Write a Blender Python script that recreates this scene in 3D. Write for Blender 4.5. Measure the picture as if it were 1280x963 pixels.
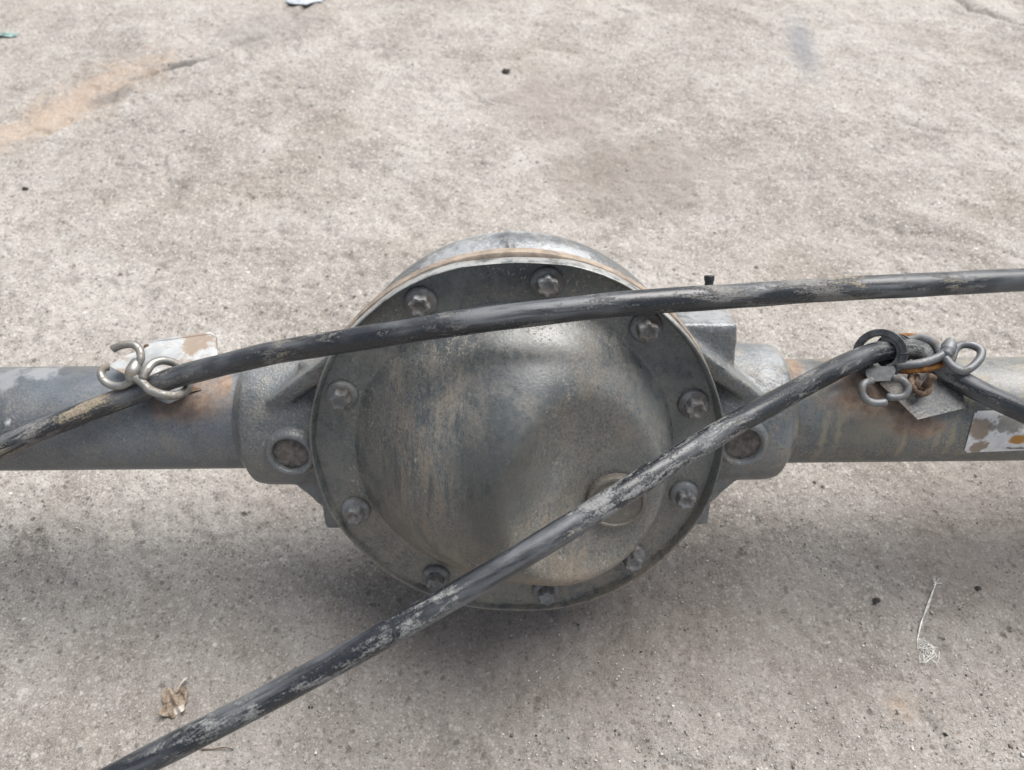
import bpy, bmesh, math, random
import numpy as np
from mathutils import Vector, Matrix

random.seed(7)
for o in list(bpy.data.objects):
    bpy.data.objects.remove(o)
scene = bpy.context.scene
COL = scene.collection

# ------------------------------------------------------------------ camera
F = 962.0                                   # focal length in photo pixels (1280 wide)
PITCH = math.radians(50); TILT = PITCH - math.radians(26.35)
H_AXLE = 0.172                              # height of the cover centre
DIST = 0.5404
ROLL = 0.0101
O = Vector((0, 0, H_AXLE))
fwd = Vector((0, math.cos(PITCH), -math.sin(PITCH)))
r0, u0 = Vector((1, 0, 0)), Vector((0, math.sin(PITCH), math.cos(PITCH)))
rgt = r0 * math.cos(ROLL) - u0 * math.sin(ROLL)
upv = u0 * math.cos(ROLL) + r0 * math.sin(ROLL)
def ray(u, v):
    return (fwd + rgt * ((u - 640) / F) - upv * ((v - 481.5) / F))
CAM = O - ray(645.3, 563.3).normalized() * DIST
cd = bpy.data.cameras.new('camera'); cam = bpy.data.objects.new('camera', cd); COL.objects.link(cam)
M = Matrix.Identity(4)
for i in range(3):
    M[i][0], M[i][1], M[i][2], M[i][3] = rgt[i], upv[i], -fwd[i], CAM[i]
cam.matrix_world = M
cd.sensor_width = 36; cd.lens = 36 * F / 1280
cd.clip_start = 0.01; cd.clip_end = 200
cd.dof.use_dof = True; cd.dof.focus_distance = 0.50; cd.dof.aperture_fstop = 10.0
scene.camera = cam

# ------------------------------------------------------------------ sky, sun, exposure
SUN_EL, SUN_AZ = math.radians(62), math.radians(44)     # azimuth measured from +Y towards +X
w = bpy.data.worlds.new('World'); scene.world = w; w.use_nodes = True
nt = w.node_tree; nt.nodes.clear()
sky = nt.nodes.new('ShaderNodeTexSky'); sky.sky_type = 'NISHITA'; sky.sun_disc = False
sky.sun_elevation = SUN_EL; sky.sun_rotation = SUN_AZ; sky.dust_density = 4.0; sky.air_density = 1.0
hs = nt.nodes.new('ShaderNodeHueSaturation'); hs.inputs['Saturation'].default_value = 0.42
bg = nt.nodes.new('ShaderNodeBackground'); bg.inputs['Strength'].default_value = 0.05
wo = nt.nodes.new('ShaderNodeOutputWorld')
nt.links.new(sky.outputs[0], hs.inputs['Color']); nt.links.new(hs.outputs[0], bg.inputs['Color'])
nt.links.new(bg.outputs[0], wo.inputs['Surface'])
sd = bpy.data.lights.new('sun', 'SUN'); sun = bpy.data.objects.new('sun', sd); COL.objects.link(sun)
sd.energy = 1.5; sd.angle = math.radians(50); sd.color = (1.0, 0.975, 0.94)
sdir = Vector((math.sin(SUN_AZ) * math.cos(SUN_EL), math.cos(SUN_AZ) * math.cos(SUN_EL), math.sin(SUN_EL)))
sun.rotation_euler = sdir.to_track_quat('Z', 'Y').to_euler()
vs = scene.view_settings
vs.view_transform = 'Standard'; vs.look = 'None'; vs.gamma = 1; vs.use_curve_mapping = False
vs.exposure = 1.72

# ------------------------------------------------------------------ node helpers
class NT:
    def __init__(s, name):
        s.m = bpy.data.materials.new(name); s.m.use_nodes = True
        s.t = s.m.node_tree; s.t.nodes.clear()
        s.out = s.t.nodes.new('ShaderNodeOutputMaterial')
        s.b = s.t.nodes.new('ShaderNodeBsdfPrincipled')
        s.t.links.new(s.b.outputs[0], s.out.inputs['Surface'])
        tc = s.t.nodes.new('ShaderNodeTexCoord'); s.obj = tc.outputs['Object']
    def inp(s, node, key, v):
        if v is None: return
        i = node.inputs[key]
        if hasattr(v, 'is_output'): s.t.links.new(v, i)
        else:
            if isinstance(v, (tuple, list)) and i.type == 'RGBA' and len(v) == 3: v = (*v, 1)
            i.default_value = v
    def attr(s, name):
        n = s.t.nodes.new('ShaderNodeAttribute'); n.attribute_name = name; return n.outputs['Vector']
    def scale(s, vec, xyz, loc=(0, 0, 0)):
        n = s.t.nodes.new('ShaderNodeMapping'); s.inp(n, 'Vector', vec)
        n.inputs['Scale'].default_value = xyz; n.inputs['Location'].default_value = loc
        return n.outputs[0]
    def noise(s, vec, sc, det=4, rough=0.55, dist=0.0, color=False):
        n = s.t.nodes.new('ShaderNodeTexNoise'); s.inp(n, 'Vector', vec)
        n.inputs['Scale'].default_value = sc; n.inputs['Detail'].default_value = det
        n.inputs['Roughness'].default_value = rough; n.inputs['Distortion'].default_value = dist
        return n.outputs['Color' if color else 'Fac']
    def vor(s, vec, sc, feat='F1', rand=1.0):
        n = s.t.nodes.new('ShaderNodeTexVoronoi'); n.feature = feat; s.inp(n, 'Vector', vec)
        n.inputs['Scale'].default_value = sc; n.inputs['Randomness'].default_value = rand
        return n.outputs['Distance'], n.outputs.get('Color')
    def ss(s, fac, a, b):                   # smoothstep a..b -> 0..1
        n = s.t.nodes.new('ShaderNodeMapRange'); n.interpolation_type = 'SMOOTHSTEP'
        s.inp(n, 'Value', fac); n.inputs['From Min'].default_value = a; n.inputs['From Max'].default_value = b
        return n.outputs[0]
    def lin(s, fac, a, b, c, d):
        n = s.t.nodes.new('ShaderNodeMapRange'); s.inp(n, 'Value', fac)
        for k, v in zip(('From Min', 'From Max', 'To Min', 'To Max'), (a, b, c, d)): n.inputs[k].default_value = v
        return n.outputs[0]
    def math(s, op, a, b=None):
        n = s.t.nodes.new('ShaderNodeMath'); n.operation = op; s.inp(n, 0, a); s.inp(n, 1, b); return n.outputs[0]
    def vmath(s, op, a, b=None, out=0):
        n = s.t.nodes.new('ShaderNodeVectorMath'); n.operation = op; s.inp(n, 0, a); s.inp(n, 1, b); return n.outputs[out]
    def mix(s, fac, a, b, blend='MIX'):
        n = s.t.nodes.new('ShaderNodeMix'); n.data_type = 'RGBA'; n.blend_type = blend
        s.inp(n, 0, fac); s.inp(n, 6, a); s.inp(n, 7, b); return n.outputs[2]
    def ramp(s, fac, stops):
        n = s.t.nodes.new('ShaderNodeValToRGB'); s.inp(n, 0, fac); r = n.color_ramp
        while len(r.elements) < len(stops): r.elements.new(0.5)
        for e, (p, c) in zip(r.elements, stops): e.position = p; e.color = (*c, 1)
        return n.outputs[0]
    def sep(s, vec):
        n = s.t.nodes.new('ShaderNodeSeparateXYZ'); s.inp(n, 0, vec); return n.outputs
    def spot(s, vec, centre, radii, warp=0.5, sc=40, seed=0.0, soft=0.5):
        """1 inside a ragged blot of the given radii, 0 outside"""
        d = s.vmath('SUBTRACT', vec, centre)
        d = s.vmath('DIVIDE', d, radii)
        L = s.vmath('LENGTH', d, out='Value')
        n = s.noise(s.scale(vec, (1, 1, 1), (seed, seed * 1.7, 0)), sc, 5, 0.62)
        L = s.math('ADD', L, s.math('MULTIPLY', s.math('SUBTRACT', n, 0.5), -2 * warp * 1.6))
        return s.math('SUBTRACT', 1.0, s.ss(L, 1 - soft, 1 + soft))
    def bump(s, h, strength=0.3, dist=0.001, prev=None):
        n = s.t.nodes.new('ShaderNodeBump'); s.inp(n, 'Height', h)
        n.inputs['Strength'].default_value = strength; n.inputs['Distance'].default_value = dist
        if prev is not None: s.inp(n, 'Normal', prev)
        return n.outputs[0]
    def done(s, col, rough, metal=0.0, normal=None, spec=None):
        s.inp(s.b, 'Base Color', col); s.inp(s.b, 'Roughness', rough); s.inp(s.b, 'Metallic', metal)
        if normal is not None: s.inp(s.b, 'Normal', normal)
        if spec is not None: s.inp(s.b, 'Specular IOR Level', spec)
        return s.m

# ------------------------------------------------------------------ geometry helpers
AX = Matrix.Translation(O) @ Matrix.Rotation(-TILT, 4, 'X')        # axle-local -> world
AXI = AX.inverted()
def loc_px(u, v, y):
    """axle-local point on the local plane y seen at photo pixel (u, v)"""
    c = AXI @ CAM; d = AXI.to_3x3() @ ray(u, v)
    t = (y - c.y) / d.y
    return c + d * t
tubeR, tubeY = 0.0395, 0.054                # axle tube radius and depth of its axis behind the cover
def tube_front(u, v, lift=0.0):
    """local point where photo pixel (u, v) meets the tube surface (+ lift)"""
    c = AXI @ CAM; d = (AXI.to_3x3() @ ray(u, v)).normalized(); rr = tubeR + lift
    oy, oz = c.y - tubeY, c.z
    A = d.y ** 2 + d.z ** 2; B = oy * d.y + oz * d.z; Cc = oy ** 2 + oz ** 2 - rr * rr
    t = (-B - math.sqrt(max(B * B - A * Cc, 0))) / A
    return c + d * t
def world_px(u, v, y): return AX @ loc_px(u, v, y)
def ground_px(u, v, z=0.0):
    d = ray(u, v); t = (z - CAM.z) / d.z
    return CAM + d * t

def mesh_obj(name, verts, faces, mat, parent=None, smooth=True, sharp=None):
    me = bpy.data.meshes.new(name); me.from_pydata([tuple(v) for v in verts], [], faces)
    return link_mesh(name, me, mat, parent, smooth, sharp)
def link_mesh(name, me, mat, parent=None, smooth=True, sharp=None):
    me.update()
    if smooth:
        me.polygons.foreach_set('use_smooth', [True] * len(me.polygons))
        if sharp is not None: me.set_sharp_from_angle(angle=math.radians(sharp))
    if mat and not me.materials: me.materials.append(mat)
    o = bpy.data.objects.new(name, me); COL.objects.link(o)
    if parent: o.parent = parent
    return o
def bm_obj(name, bm, mat, parent=None, smooth=True, sharp=40):
    bmesh.ops.recalc_face_normals(bm, faces=bm.faces)
    me = bpy.data.meshes.new(name); bm.to_mesh(me); bm.free()
    return link_mesh(name, me, mat, parent, smooth, sharp)
def lathe(profile, axis='Y', n=96, centre=(0, 0, 0), close=False):
    """profile = [(axial, radius)], revolved about a local axis through centre"""
    V, Fc = [], []
    c = Vector(centre)
    for a, r in profile:
        for k in range(n):
            t = 2 * math.pi * k / n
            p = {'Y': (r * math.cos(t), a, r * math.sin(t)), 'X': (a, r * math.cos(t), r * math.sin(t)),
                 'Z': (r * math.cos(t), r * math.sin(t), a)}[axis]
            V.append(c + Vector(p))
    m = len(profile)
    for i in range(m - 1 + (1 if close else 0)):
        j = (i + 1) % m
        for k in range(n):
            l = (k + 1) % n
            Fc.append((i * n + k, i * n + l, j * n + l, j * n + k))
    return V, Fc
def lathe_bm(bm, *a, **k):
    V, Fc = lathe(*a, **k)
    vs_ = [bm.verts.new(v) for v in V]
    for f in Fc: bm.faces.new([vs_[i] for i in f])
def cap_lathe_bm(bm, profile, **k):
    n = k.get('n', 96)
    V, Fc = lathe(profile, **k)
    vs_ = [bm.verts.new(v) for v in V]
    for f in Fc: bm.faces.new([vs_[i] for i in f])
    bm.faces.new(vs_[:n]); bm.faces.new(vs_[-n:])
def box_bm(bm, lo, hi, mat=None):
    r = bmesh.ops.create_cube(bm, size=1)
    lo, hi = Vector(lo), Vector(hi)
    for v in r['verts']:
        v.co = Vector([(lo[i] + hi[i]) / 2 + v.co[i] * (hi[i] - lo[i]) for i in range(3)])
        if mat: v.co = mat @ v.co
def prism_bm(bm, poly, d):
    """poly: 3D points of one face, extruded by vector d"""
    a = [bm.verts.new(p) for p in poly]; b = [bm.verts.new(Vector(p) + Vector(d)) for p in poly]
    bm.faces.new(a); bm.faces.new(list(reversed(b)))
    for i in range(len(a)):
        j = (i + 1) % len(a); bm.faces.new((a[i], b[i], b[j], a[j]))
def catmull(P, step):
    P = [Vector(p) for p in P]
    Q = [P[0] * 2 - P[1]] + P + [P[-1] * 2 - P[-2]]
    out = []
    for i in range(1, len(Q) - 2):
        a, b, c, d = Q[i - 1:i + 3]
        n = max(2, int((c - b).length / step))
        for k in range(n):
            t = k / n
            out.append(0.5 * ((2 * b) + (c - a) * t + (2 * a - 5 * b + 4 * c - d) * t * t + (3 * b - a - 3 * c + d) * t ** 3))
    out.append(P[-1]); return out
def tube_data(P, r, n=20, step=0.004, rfun=None, closed_ends=True):
    pts = catmull(P, step)
    V, Fc, T = [], [], []
    L = 0; nrm = None
    for i, p in enumerate(pts):
        tg = (pts[min(i + 1, len(pts) - 1)] - pts[max(i - 1, 0)]).normalized()
        if nrm is None: nrm = tg.orthogonal().normalized()
        nrm = (nrm - tg * nrm.dot(tg)).normalized(); bn = tg.cross(nrm)
        if i: L += (p - pts[i - 1]).length
        rr = r * (rfun(i / (len(pts) - 1), L) if rfun else 1)
        for k in range(n):
            a = 2 * math.pi * k / n
            V.append(p + (nrm * math.cos(a) + bn * math.sin(a)) * rr)
            T.append((L, r * math.cos(a), r * math.sin(a)))
    m = len(pts)
    for i in range(m - 1):
        for k in range(n):
            l = (k + 1) % n
            Fc.append((i * n + k, i * n + l, (i + 1) * n + l, (i + 1) * n + k))
    if closed_ends:
        for e, base in ((0, 0), (-1, (m - 1) * n)):
            # rounded tip
            tg = (pts[0] - pts[1]).normalized() if e == 0 else (pts[-1] - pts[-2]).normalized()
            V.append(pts[e] + tg * r * 0.35); T.append(T[base]); c = len(V) - 1
            for k in range(n):
                l = (k + 1) % n
                Fc.append((base + l, base + k, c) if e == 0 else (base + k, base + l, c))
    return V, Fc, T
def tube_obj(name, P, r, mat, parent=None, **kw):
    V, Fc, T = tube_data(P, r, **kw)
    o = mesh_obj(name, V, Fc, mat, parent)
    a = o.data.attributes.new('tc', 'FLOAT_VECTOR', 'POINT')
    a.data.foreach_set('vector', np.array(T, dtype=np.float32).ravel())
    return o
def empty(name, loc=(0, 0, 0)):
    o = bpy.data.objects.new(name, None); COL.objects.link(o); o.location = loc; o.empty_display_size = 0.05
    return o
def tag(o, label, cat, group=None, kind=None):
    o['label'] = label; o['category'] = cat
    if group: o['group'] = group
    if kind: o['kind'] = kind
    return o

# ------------------------------------------------------------------ numpy noise for geometry
def vnoise(x, y, seed=0):
    xi, yi = np.floor(x).astype(np.int64), np.floor(y).astype(np.int64)
    fx, fy = x - xi, y - yi
    fx, fy = fx * fx * (3 - 2 * fx), fy * fy * (3 - 2 * fy)
    def h(a, b):
        n = (a * 374761393 + b * 668265263 + seed * 1442695041) & 0x7fffffff
        n = ((n ^ (n >> 13)) * 1274126177) & 0x7fffffff
        return ((n ^ (n >> 16)) & 0xffff) / 65535.0
    return (h(xi, yi) * (1 - fx) + h(xi + 1, yi) * fx) * (1 - fy) + (h(xi, yi + 1) * (1 - fx) + h(xi + 1, yi + 1) * fx) * fy
def fbm(x, y, sc, octv=4, rough=0.5, seed=0):
    v, a, s = 0, 1, 0
    for i in range(octv):
        ca, sa = math.cos(0.7 * i + .3), math.sin(0.7 * i + .3)
        v = v + a * vnoise((x * ca - y * sa) * sc, (x * sa + y * ca) * sc, seed + i * 17); s += a
        a *= rough; sc *= 2.03
    return v / s

# ================================================================== MATERIALS
def painted_metal(name, base=(0.045, 0.052, 0.058), dust=(0.24, 0.205, 0.165), dust_amt=0.5, streak=True,
                  rust_spots=(), pale_spots=(), rough=(0.38, 0.7), rust_amt=0.0, grain=1.0, extra=None):
    n = NT(name); P = n.obj
    big = n.noise(P, 9, 5, 0.6, 0.4)
    fine = n.noise(P, 160, 6, 0.65)
    med = n.noise(P, 42, 6, 0.62, 0.3)
    col = n.mix(n.ss(big, 0.35, 0.68), base, tuple(c * 1.75 + .006 for c in base))
    st = n.noise(n.scale(P, (1, 1, 0.16) if streak else (1, 1, 1)), 75, 6, 0.66, 0.25)
    dmask = n.math('MULTIPLY', n.ss(st, 0.46, 0.66), n.ss(n.math('ADD', big, n.math('MULTIPLY', med, 0.5)), 0.82 - dust_amt * .28, 1.06 - dust_amt * .28))
    haze = n.ss(n.math('ADD', n.math('MULTIPLY', med, .6), n.math('MULTIPLY', fine, .5)), 0.46, 0.72)
    col = n.mix(n.math('MULTIPLY', haze, 0.38 * (0.4 + dust_amt)), col, dust)
    col = n.mix(n.math('MULTIPLY', dmask, 0.8), col, tuple(c * 1.1 for c in dust))
    # flecks of pale splashed dirt
    sp = n.math('MULTIPLY', n.ss(n.noise(P, 380, 3, .6, .6), .60, .67), n.ss(n.noise(P, 26, 4, .6), .50, .62))
    col = n.mix(n.math('MULTIPLY', sp, .75), col, (0.33, 0.30, 0.25))
    gr = n.noise(P, 620, 4, .7)
    col = n.mix(n.math('MULTIPLY', n.math('MULTIPLY', n.ss(gr, .52, .60), n.ss(n.noise(n.scale(P, (1, 1, 1), (2, 7, 4)), 14, 5, .65), .36, .58)), .42), col, tuple(c * 1.15 for c in dust))
    col = n.mix(n.math('MULTIPLY', n.ss(gr, .46, .38), .38), col, tuple(c * .4 for c in base))
    # dark oily patches
    oil = n.ss(n.noise(n.scale(P, (1, 1, .6), (3, 1, 2)), 17, 5, .6, .5), 0.58, 0.7)
    col = n.mix(n.math('MULTIPLY', oil, .55), col, (0.018, 0.02, 0.023))
    rm = None
    if rust_amt:
        rm = n.math('MULTIPLY', n.ss(n.noise(n.scale(P, (1, 1, 1), (5, 5, 5)), 38, 7, .68), 0.66 - rust_amt * .25, 0.74 - rust_amt * .25), .9)
    for i, (c, r) in enumerate(rust_spots):
        s_ = n.spot(P, c, r, 0.55, 60, i * 3.1, .45)
        rm = s_ if rm is None else n.math('MAXIMUM', rm, s_)
    if rm is not None:
        rc = n.ramp(n.noise(P, 120, 6, .7), [(.3, (0.10, 0.066, 0.048)), (.48, (0.20, 0.135, 0.095)), (.62, (0.27, 0.20, 0.15)), (.74, (0.28, 0.17, 0.10))])
        col = n.mix(n.math('MULTIPLY', rm, n.lin(n.noise(P, 55, 5, .7), .3, .6, .45, 1)), col, rc)
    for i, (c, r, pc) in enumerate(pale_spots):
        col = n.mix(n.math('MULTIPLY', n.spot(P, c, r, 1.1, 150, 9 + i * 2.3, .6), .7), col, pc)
    rgh = n.lin(n.math('ADD', n.math('MULTIPLY', med, .5), n.math('MULTIPLY', dmask, .5)), 0.2, 0.75, rough[0], rough[1])
    if rm is not None: rgh = n.math('MAXIMUM', rgh, n.math('MULTIPLY', rm, .85))
    hgt = n.math('ADD', n.math('MULTIPLY', fine, .5), n.math('MULTIPLY', dmask, .5))
    if rm is not None: hgt = n.math('ADD', hgt, n.math('MULTIPLY', rm, n.noise(P, 95, 5, .7)))
    nb = n.bump(n.noise(P, 420, 3, .6), min(1, 0.3 * grain), 0.0009)
    nb = n.bump(hgt, 0.45 * grain, 0.0009, nb)
    return n.done(col, rgh, 0.0, nb, 0.7)

BASE = (0.044, 0.051, 0.057)

TF = lambda u, v: tuple(tube_front(u, v))
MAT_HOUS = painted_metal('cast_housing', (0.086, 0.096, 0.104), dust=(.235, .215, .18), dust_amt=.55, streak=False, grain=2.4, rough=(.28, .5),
                         pale_spots=[((-.045, .030, .134), (.035, .012, .012), (.36, .375, .39)), ((.045, .028, .134), (.040, .010, .010), (.36, .375, .39)), ((.0, .055, .142), (.05, .008, .008), (.32, .335, .35)), ((.135, .045, .086), (.02, .03, .004), (.33, .34, .35)), ((.184, .04, .050), (.010, .02, .0025), (.27, .28, .29)), ((.182, .02, .036), (.002, .02, .010), (.24, .25, .26))])  # sky reflection painted pale on the crown; pale marks on boss and collar
MAT_TUBE_L = painted_metal('left_tube_paint', (0.072, 0.082, 0.092), dust=(.21, .195, .17), dust_amt=.3, streak=False, grain=.8, rough=(.34, .56),
    rust_spots=[(TF(244, 500), (.024, .03, .013)), (TF(278, 486), (.006, .03, .008)), (TF(210, 505), (.012, .03, .008))],
    pale_spots=[(TF(8, 474), (.008, .02, .005), (.24, .25, .26)), (TF(52, 466), (.010, .02, .002), (.28, .29, .30)), (TF(10, 528), (.002, .01, .002), (.7, .7, .7))])
MAT_TUBE_R = painted_metal('right_tube_paint', (0.074, 0.083, 0.088), dust=(.25, .22, .16), dust_amt=.8, streak=True, grain=.8, rough=(.36, .6),
    rust_spots=[(TF(1100, 498), (.032, .03, .016)), (TF(1150, 535), (.024, .03, .008)), (TF(1063, 470), (.014, .03, .010)), (TF(992, 458), (.007, .03, .008)), (TF(1115, 522), (.022, .03, .010))],
    pale_spots=[(TF(1080, 540), (.020, .02, .012), (.17, .16, .125)), (TF(1030, 545), (.0022, .02, .012), (.24, .22, .15)), (TF(1048, 542), (.0022, .02, .012), (.24, .22, .15)), (TF(1128, 556), (.0022, .02, .012), (.30, .24, .15)), (TF(1188, 552), (.0022, .02, .012), (.26, .23, .16)), (TF(1171, 550), (.002, .02, .008), (.26, .23, .16))])

def rusty(name, dark=(0.045, .033, .026), mid=(.11, .075, .052), light=(.20, .145, .105), orange=(.25, .125, .05), sc=130):
    n = NT(name); P = n.obj
    f = n.noise(P, sc, 7, .7, .3)
    c = n.ramp(f, [(.3, dark), (.48, mid), (.6, light), (.72, orange)])
    nb = n.bump(n.noise(P, sc * 2.2, 5, .7), .6, .0012)
    return n.done(c, .88, 0, nb, .25)
MAT_RUST = rusty('rust_brown')
MAT_ORANGE = rusty('rust_orange', (.07, .04, .025), (.22, .10, .035), (.34, .16, .05), (.44, .21, .06), 150)
MAT_FLANGE = rusty('flange_edge_rust', (.13, .115, .10), (.25, .205, .165), (.34, .28, .225), (.24, .155, .10), 75)

def zinc(name, base=(.5, .5, .49), dirt=(.2, .17, .13), metal=.75, rough=(.3, .55), dirt_amt=.5, sc=80, vary=False):
    n = NT(name); P = n.obj
    if vary:
        oi = n.t.nodes.new('ShaderNodeObjectInfo'); rn = oi.outputs['Random']
        P = n.vmath('ADD', P, n.vmath('SCALE', (3.1, 1.7, 2.3), None)); n.t.links.new(rn, P.node.inputs[1].links[0].from_node.inputs['Scale'])
    f = n.noise(P, sc, 6, .65, .3); g = n.noise(P, sc * 3, 5, .6)
    c = n.mix(n.ss(f, .35, .65), base, tuple(min(.85, x * 1.35) for x in base))
    d = n.math('MULTIPLY', n.ss(n.noise(n.scale(P, (1, 1, 1), (2, 4, 1)), sc * .7, 6, .65), .62 - dirt_amt * .2, .74 - dirt_amt * .2), .85)
    c = n.mix(d, c, dirt)
    if vary:
        d2 = n.math('MULTIPLY', n.ss(n.noise(P, sc * .5, 5, .65), .62, .40), rn)
        c = n.mix(n.math('MULTIPLY', d2, .9), c, tuple(x * .75 for x in dirt)); d = n.math('MAXIMUM', d, d2)
    rg = n.lin(n.math('ADD', f, d), .3, 1.2, rough[0], rough[1] + .25)
    mt = n.math('MULTIPLY', n.math('SUBTRACT', 1.0, d), metal)
    return n.done(c, rg, mt, n.bump(g, .25, .0006), .5)
MAT_WIRE = zinc('zinc_wire', (.24, .235, .22), (.16, .135, .105), dirt_amt=.6, sc=120, metal=.7)
MAT_WIRE_DARK = zinc('dirty_wire', (.16, .165, .17), (.13, .115, .095), metal=.45, dirt_amt=.6, sc=130, rough=(.4, .6))
MAT_BOLT = zinc('bolt_steel', (.19, .195, .20), (.14, .122, .10), metal=.4, dirt_amt=.5, sc=150, rough=(.38, .6), vary=True)
MAT_PLATE = zinc('zinc_plate', (.36, .37, .37), (.23, .17, .12), metal=.4, dirt_amt=.72, sc=55, rough=(.4, .6))
MAT_PLATE_DARK = painted_metal('bracket_paint', (.045, .05, .054), dust_amt=.55, streak=False, rust_amt=.2, rough=(.4, .6), grain=2.)

def cable_mat(name, seed, dirt_amt=.5, dirt=(.20, .195, .185), tan=(.30, .25, .175)):
    n = NT(name); T = n.scale(n.attr('tc'), (1, 1, 1), (seed, 0, 0))
    f = n.noise(T, 650, 5, .7)
    a = n.noise(n.scale(T, (.2, 1, 1)), 210, 8, .76, .7)
    b = n.noise(n.scale(T, (.5, 1, 1), (4, 0, 0)), 28, 4, .6, .6)
    k = n.math('ADD', n.math('MULTIPLY', a, .62), n.math('ADD', n.math('MULTIPLY', b, .62), n.math('MULTIPLY', f, .22)))
    m = n.ss(k, .835 - dirt_amt * .2, .915 - dirt_amt * .2)
    col = n.mix(n.ss(f, .3, .7), (.010, .012, .015), (.022, .025, .03))
    film = n.math('MULTIPLY', n.ss(n.noise(n.scale(T, (.12, 1, 1), (9, 1, 2)), 90, 6, .66, .3), .43, .62), n.ss(n.noise(T, 20, 3, .5), .35, .6))
    col = n.mix(n.math('MULTIPLY', film, .65), col, (.16, .168, .18))
    dc = n.mix(n.ss(n.noise(T, 13, 3, .5), .52, .62), dirt, tan)
    dc = n.mix(n.ss(f, .35, .65), n.mix(.55, dc, (.05, .048, .045)), dc)
    col = n.mix(n.math('MULTIPLY', m, .9), col, dc)
    rg = n.lin(n.math('ADD', m, n.math('MULTIPLY', film, .4)), 0, 1, .27, .75)
    nb = n.bump(n.math('ADD', n.math('MULTIPLY', m, 1.0), n.math('MULTIPLY', f, .35)), .5, .0008)
    return n.done(col, rg, 0, nb, .55)
MAT_CAB_A = cable_mat('upper_cable_sheath', 0.0, .55)
MAT_CAB_B = cable_mat('lower_cable_sheath', 5.3, .50, (.24, .245, .245), (.24, .225, .195))
def plain(name, col, rough, spec=.5, sc=200, var=.5, bumpd=.0005):
    n = NT(name); f = n.noise(n.obj, sc, 5, .65)
    c = n.mix(n.ss(f, .3, .7), tuple(x * (1 - var * .5) for x in col), tuple(min(1, x * (1 + var)) for x in col))
    return n.done(c, n.lin(f, .3, .7, rough - .08, rough + .12), 0, n.bump(f, .3, bumpd), spec)
MAT_RUBBER = plain('black_rubber', (.022, .024, .026), .5)
MAT_CLIP = plain('dusty_black_clip', (.04, .043, .046), .5, var=.9)
MAT_SEAL = plain('grey_dust_seal', (.16, .16, .155), .65, var=.7)

# ================================================================== GROUND
gstain_shade = {k: ground_px(*p) for k, p in dict(rust=(112, 118), rust2=(48, 158), blue=(1003, 55), c0=(140, 122), c1=(232, 84), c2=(330, 38),
          dark1=(700, 780), dark2=(790, 215), dark3=(690, 130), or1=(1125, 886), pale=(300, 240), dark4=(1240, 640), front=(560, 850), front2=(980, 800)).items()}
def line_x(a, b, n):                       # cracks as point chains
    return [a.lerp(b, i / (n - 1)) for i in range(n)]
cracks = [[ground_px(*p) for p in ((60, 170), (105, 140), (150, 108), (185, 97), (232, 83), (265, 72), (330, 45), (372, 14), (420, -20))],
          [ground_px(*p) for p in ((1180, -8), (1215, 10), (1262, 26), (1300, 40))],
          [ground_px(*p) for p in ((1130, 150), (1190, 165), (1240, 185), (1290, 200))],
          [ground_px(*p) for p in ((1080, 275), (1130, 285), (1210, 300), (1290, 325))]]
def grid_axis(lo, hi, step, far):
    a = list(np.arange(lo, hi + 1e-6, step)); s, x = step, hi; up = []
    while x < far:
        s *= 1.35; x += s; up.append(x)
    s, x = step, lo; dn = []
    while x > -far:
        s *= 1.35; x -= s; dn.append(x)
    return np.array(list(reversed(dn)) + a + up)
gx, gy = grid_axis(-.96, .96, .0026, 60), grid_axis(-.30, 1.12, .0026, 60)
X, Y = np.meshgrid(gx, gy)
near = np.clip(1.2 - np.maximum(np.abs(X) - .96, np.abs(Y - .4) - .72) * 2, 0, 1)
wx = X + .02 * (fbm(X, Y, 18, 3, .5, 90) - .5); wy = Y + .02 * (fbm(X, Y, 18, 3, .5, 91) - .5)
Z = (fbm(wx, wy, 3.0, 3, .5, 1) - .5) * .010 + (fbm(wx, wy, 22, 3, .55, 2) - .5) * .0065 + (fbm(wx, wy, 85, 3, .6, 3) - .5) * .0040 + (fbm(wx, wy, 210, 2, .6, 4) - .5) * .0022
rg_ = fbm(wx, wy, 48, 3, .6, 5)
Z -= .0028 * np.clip((rg_ - .58) / .16, 0, 1) * np.clip((fbm(wx, wy, 5, 2, .5, 7) - .4) / .2, 0, 1)
for ci, ch in enumerate(cracks):
    D = np.full(X.shape, 9.0)
    for a, b in zip(ch[:-1], ch[1:]):
        ab = np.array([b.x - a.x, b.y - a.y]); L2 = ab @ ab
        t = np.clip(((wx - a.x) * ab[0] + (wy - a.y) * ab[1]) / L2, 0, 1)
        D = np.minimum(D, np.hypot(wx - a.x - t * ab[0], wy - a.y - t * ab[1]))
    dep = (.007, .005, .003, .003)[ci]
    br = np.clip((fbm(X, Y, 9, 2, .5, 40 + ci) - .33) / .2, 0, 1)
    Z -= dep * br * np.exp(-(D / .006) ** 2)
    Z += dep * .35 * br * np.exp(-((D - .018) / .012) ** 2)
Z *= near
def gz(x, y):                              # height of the sheet at a point
    i = min(max(int(np.searchsorted(gx, x)), 0), len(gx) - 1); j = min(max(int(np.searchsorted(gy, y)), 0), len(gy) - 1)
    return float(Z[j, i])
nx, ny = len(gx), len(gy)
me = bpy.data.meshes.new('ground')
co = np.stack([X, Y, Z], -1).reshape(-1, 3).astype(np.float32)
idx = np.arange(nx * ny).reshape(ny, nx)
fq = np.stack([idx[:-1, :-1], idx[:-1, 1:], idx[1:, 1:], idx[1:, :-1]], -1).reshape(-1, 4)
me.vertices.add(len(co)); me.vertices.foreach_set('co', co.ravel())
me.loops.add(fq.size); me.loops.foreach_set('vertex_index', fq.ravel().astype(np.int32))
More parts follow.
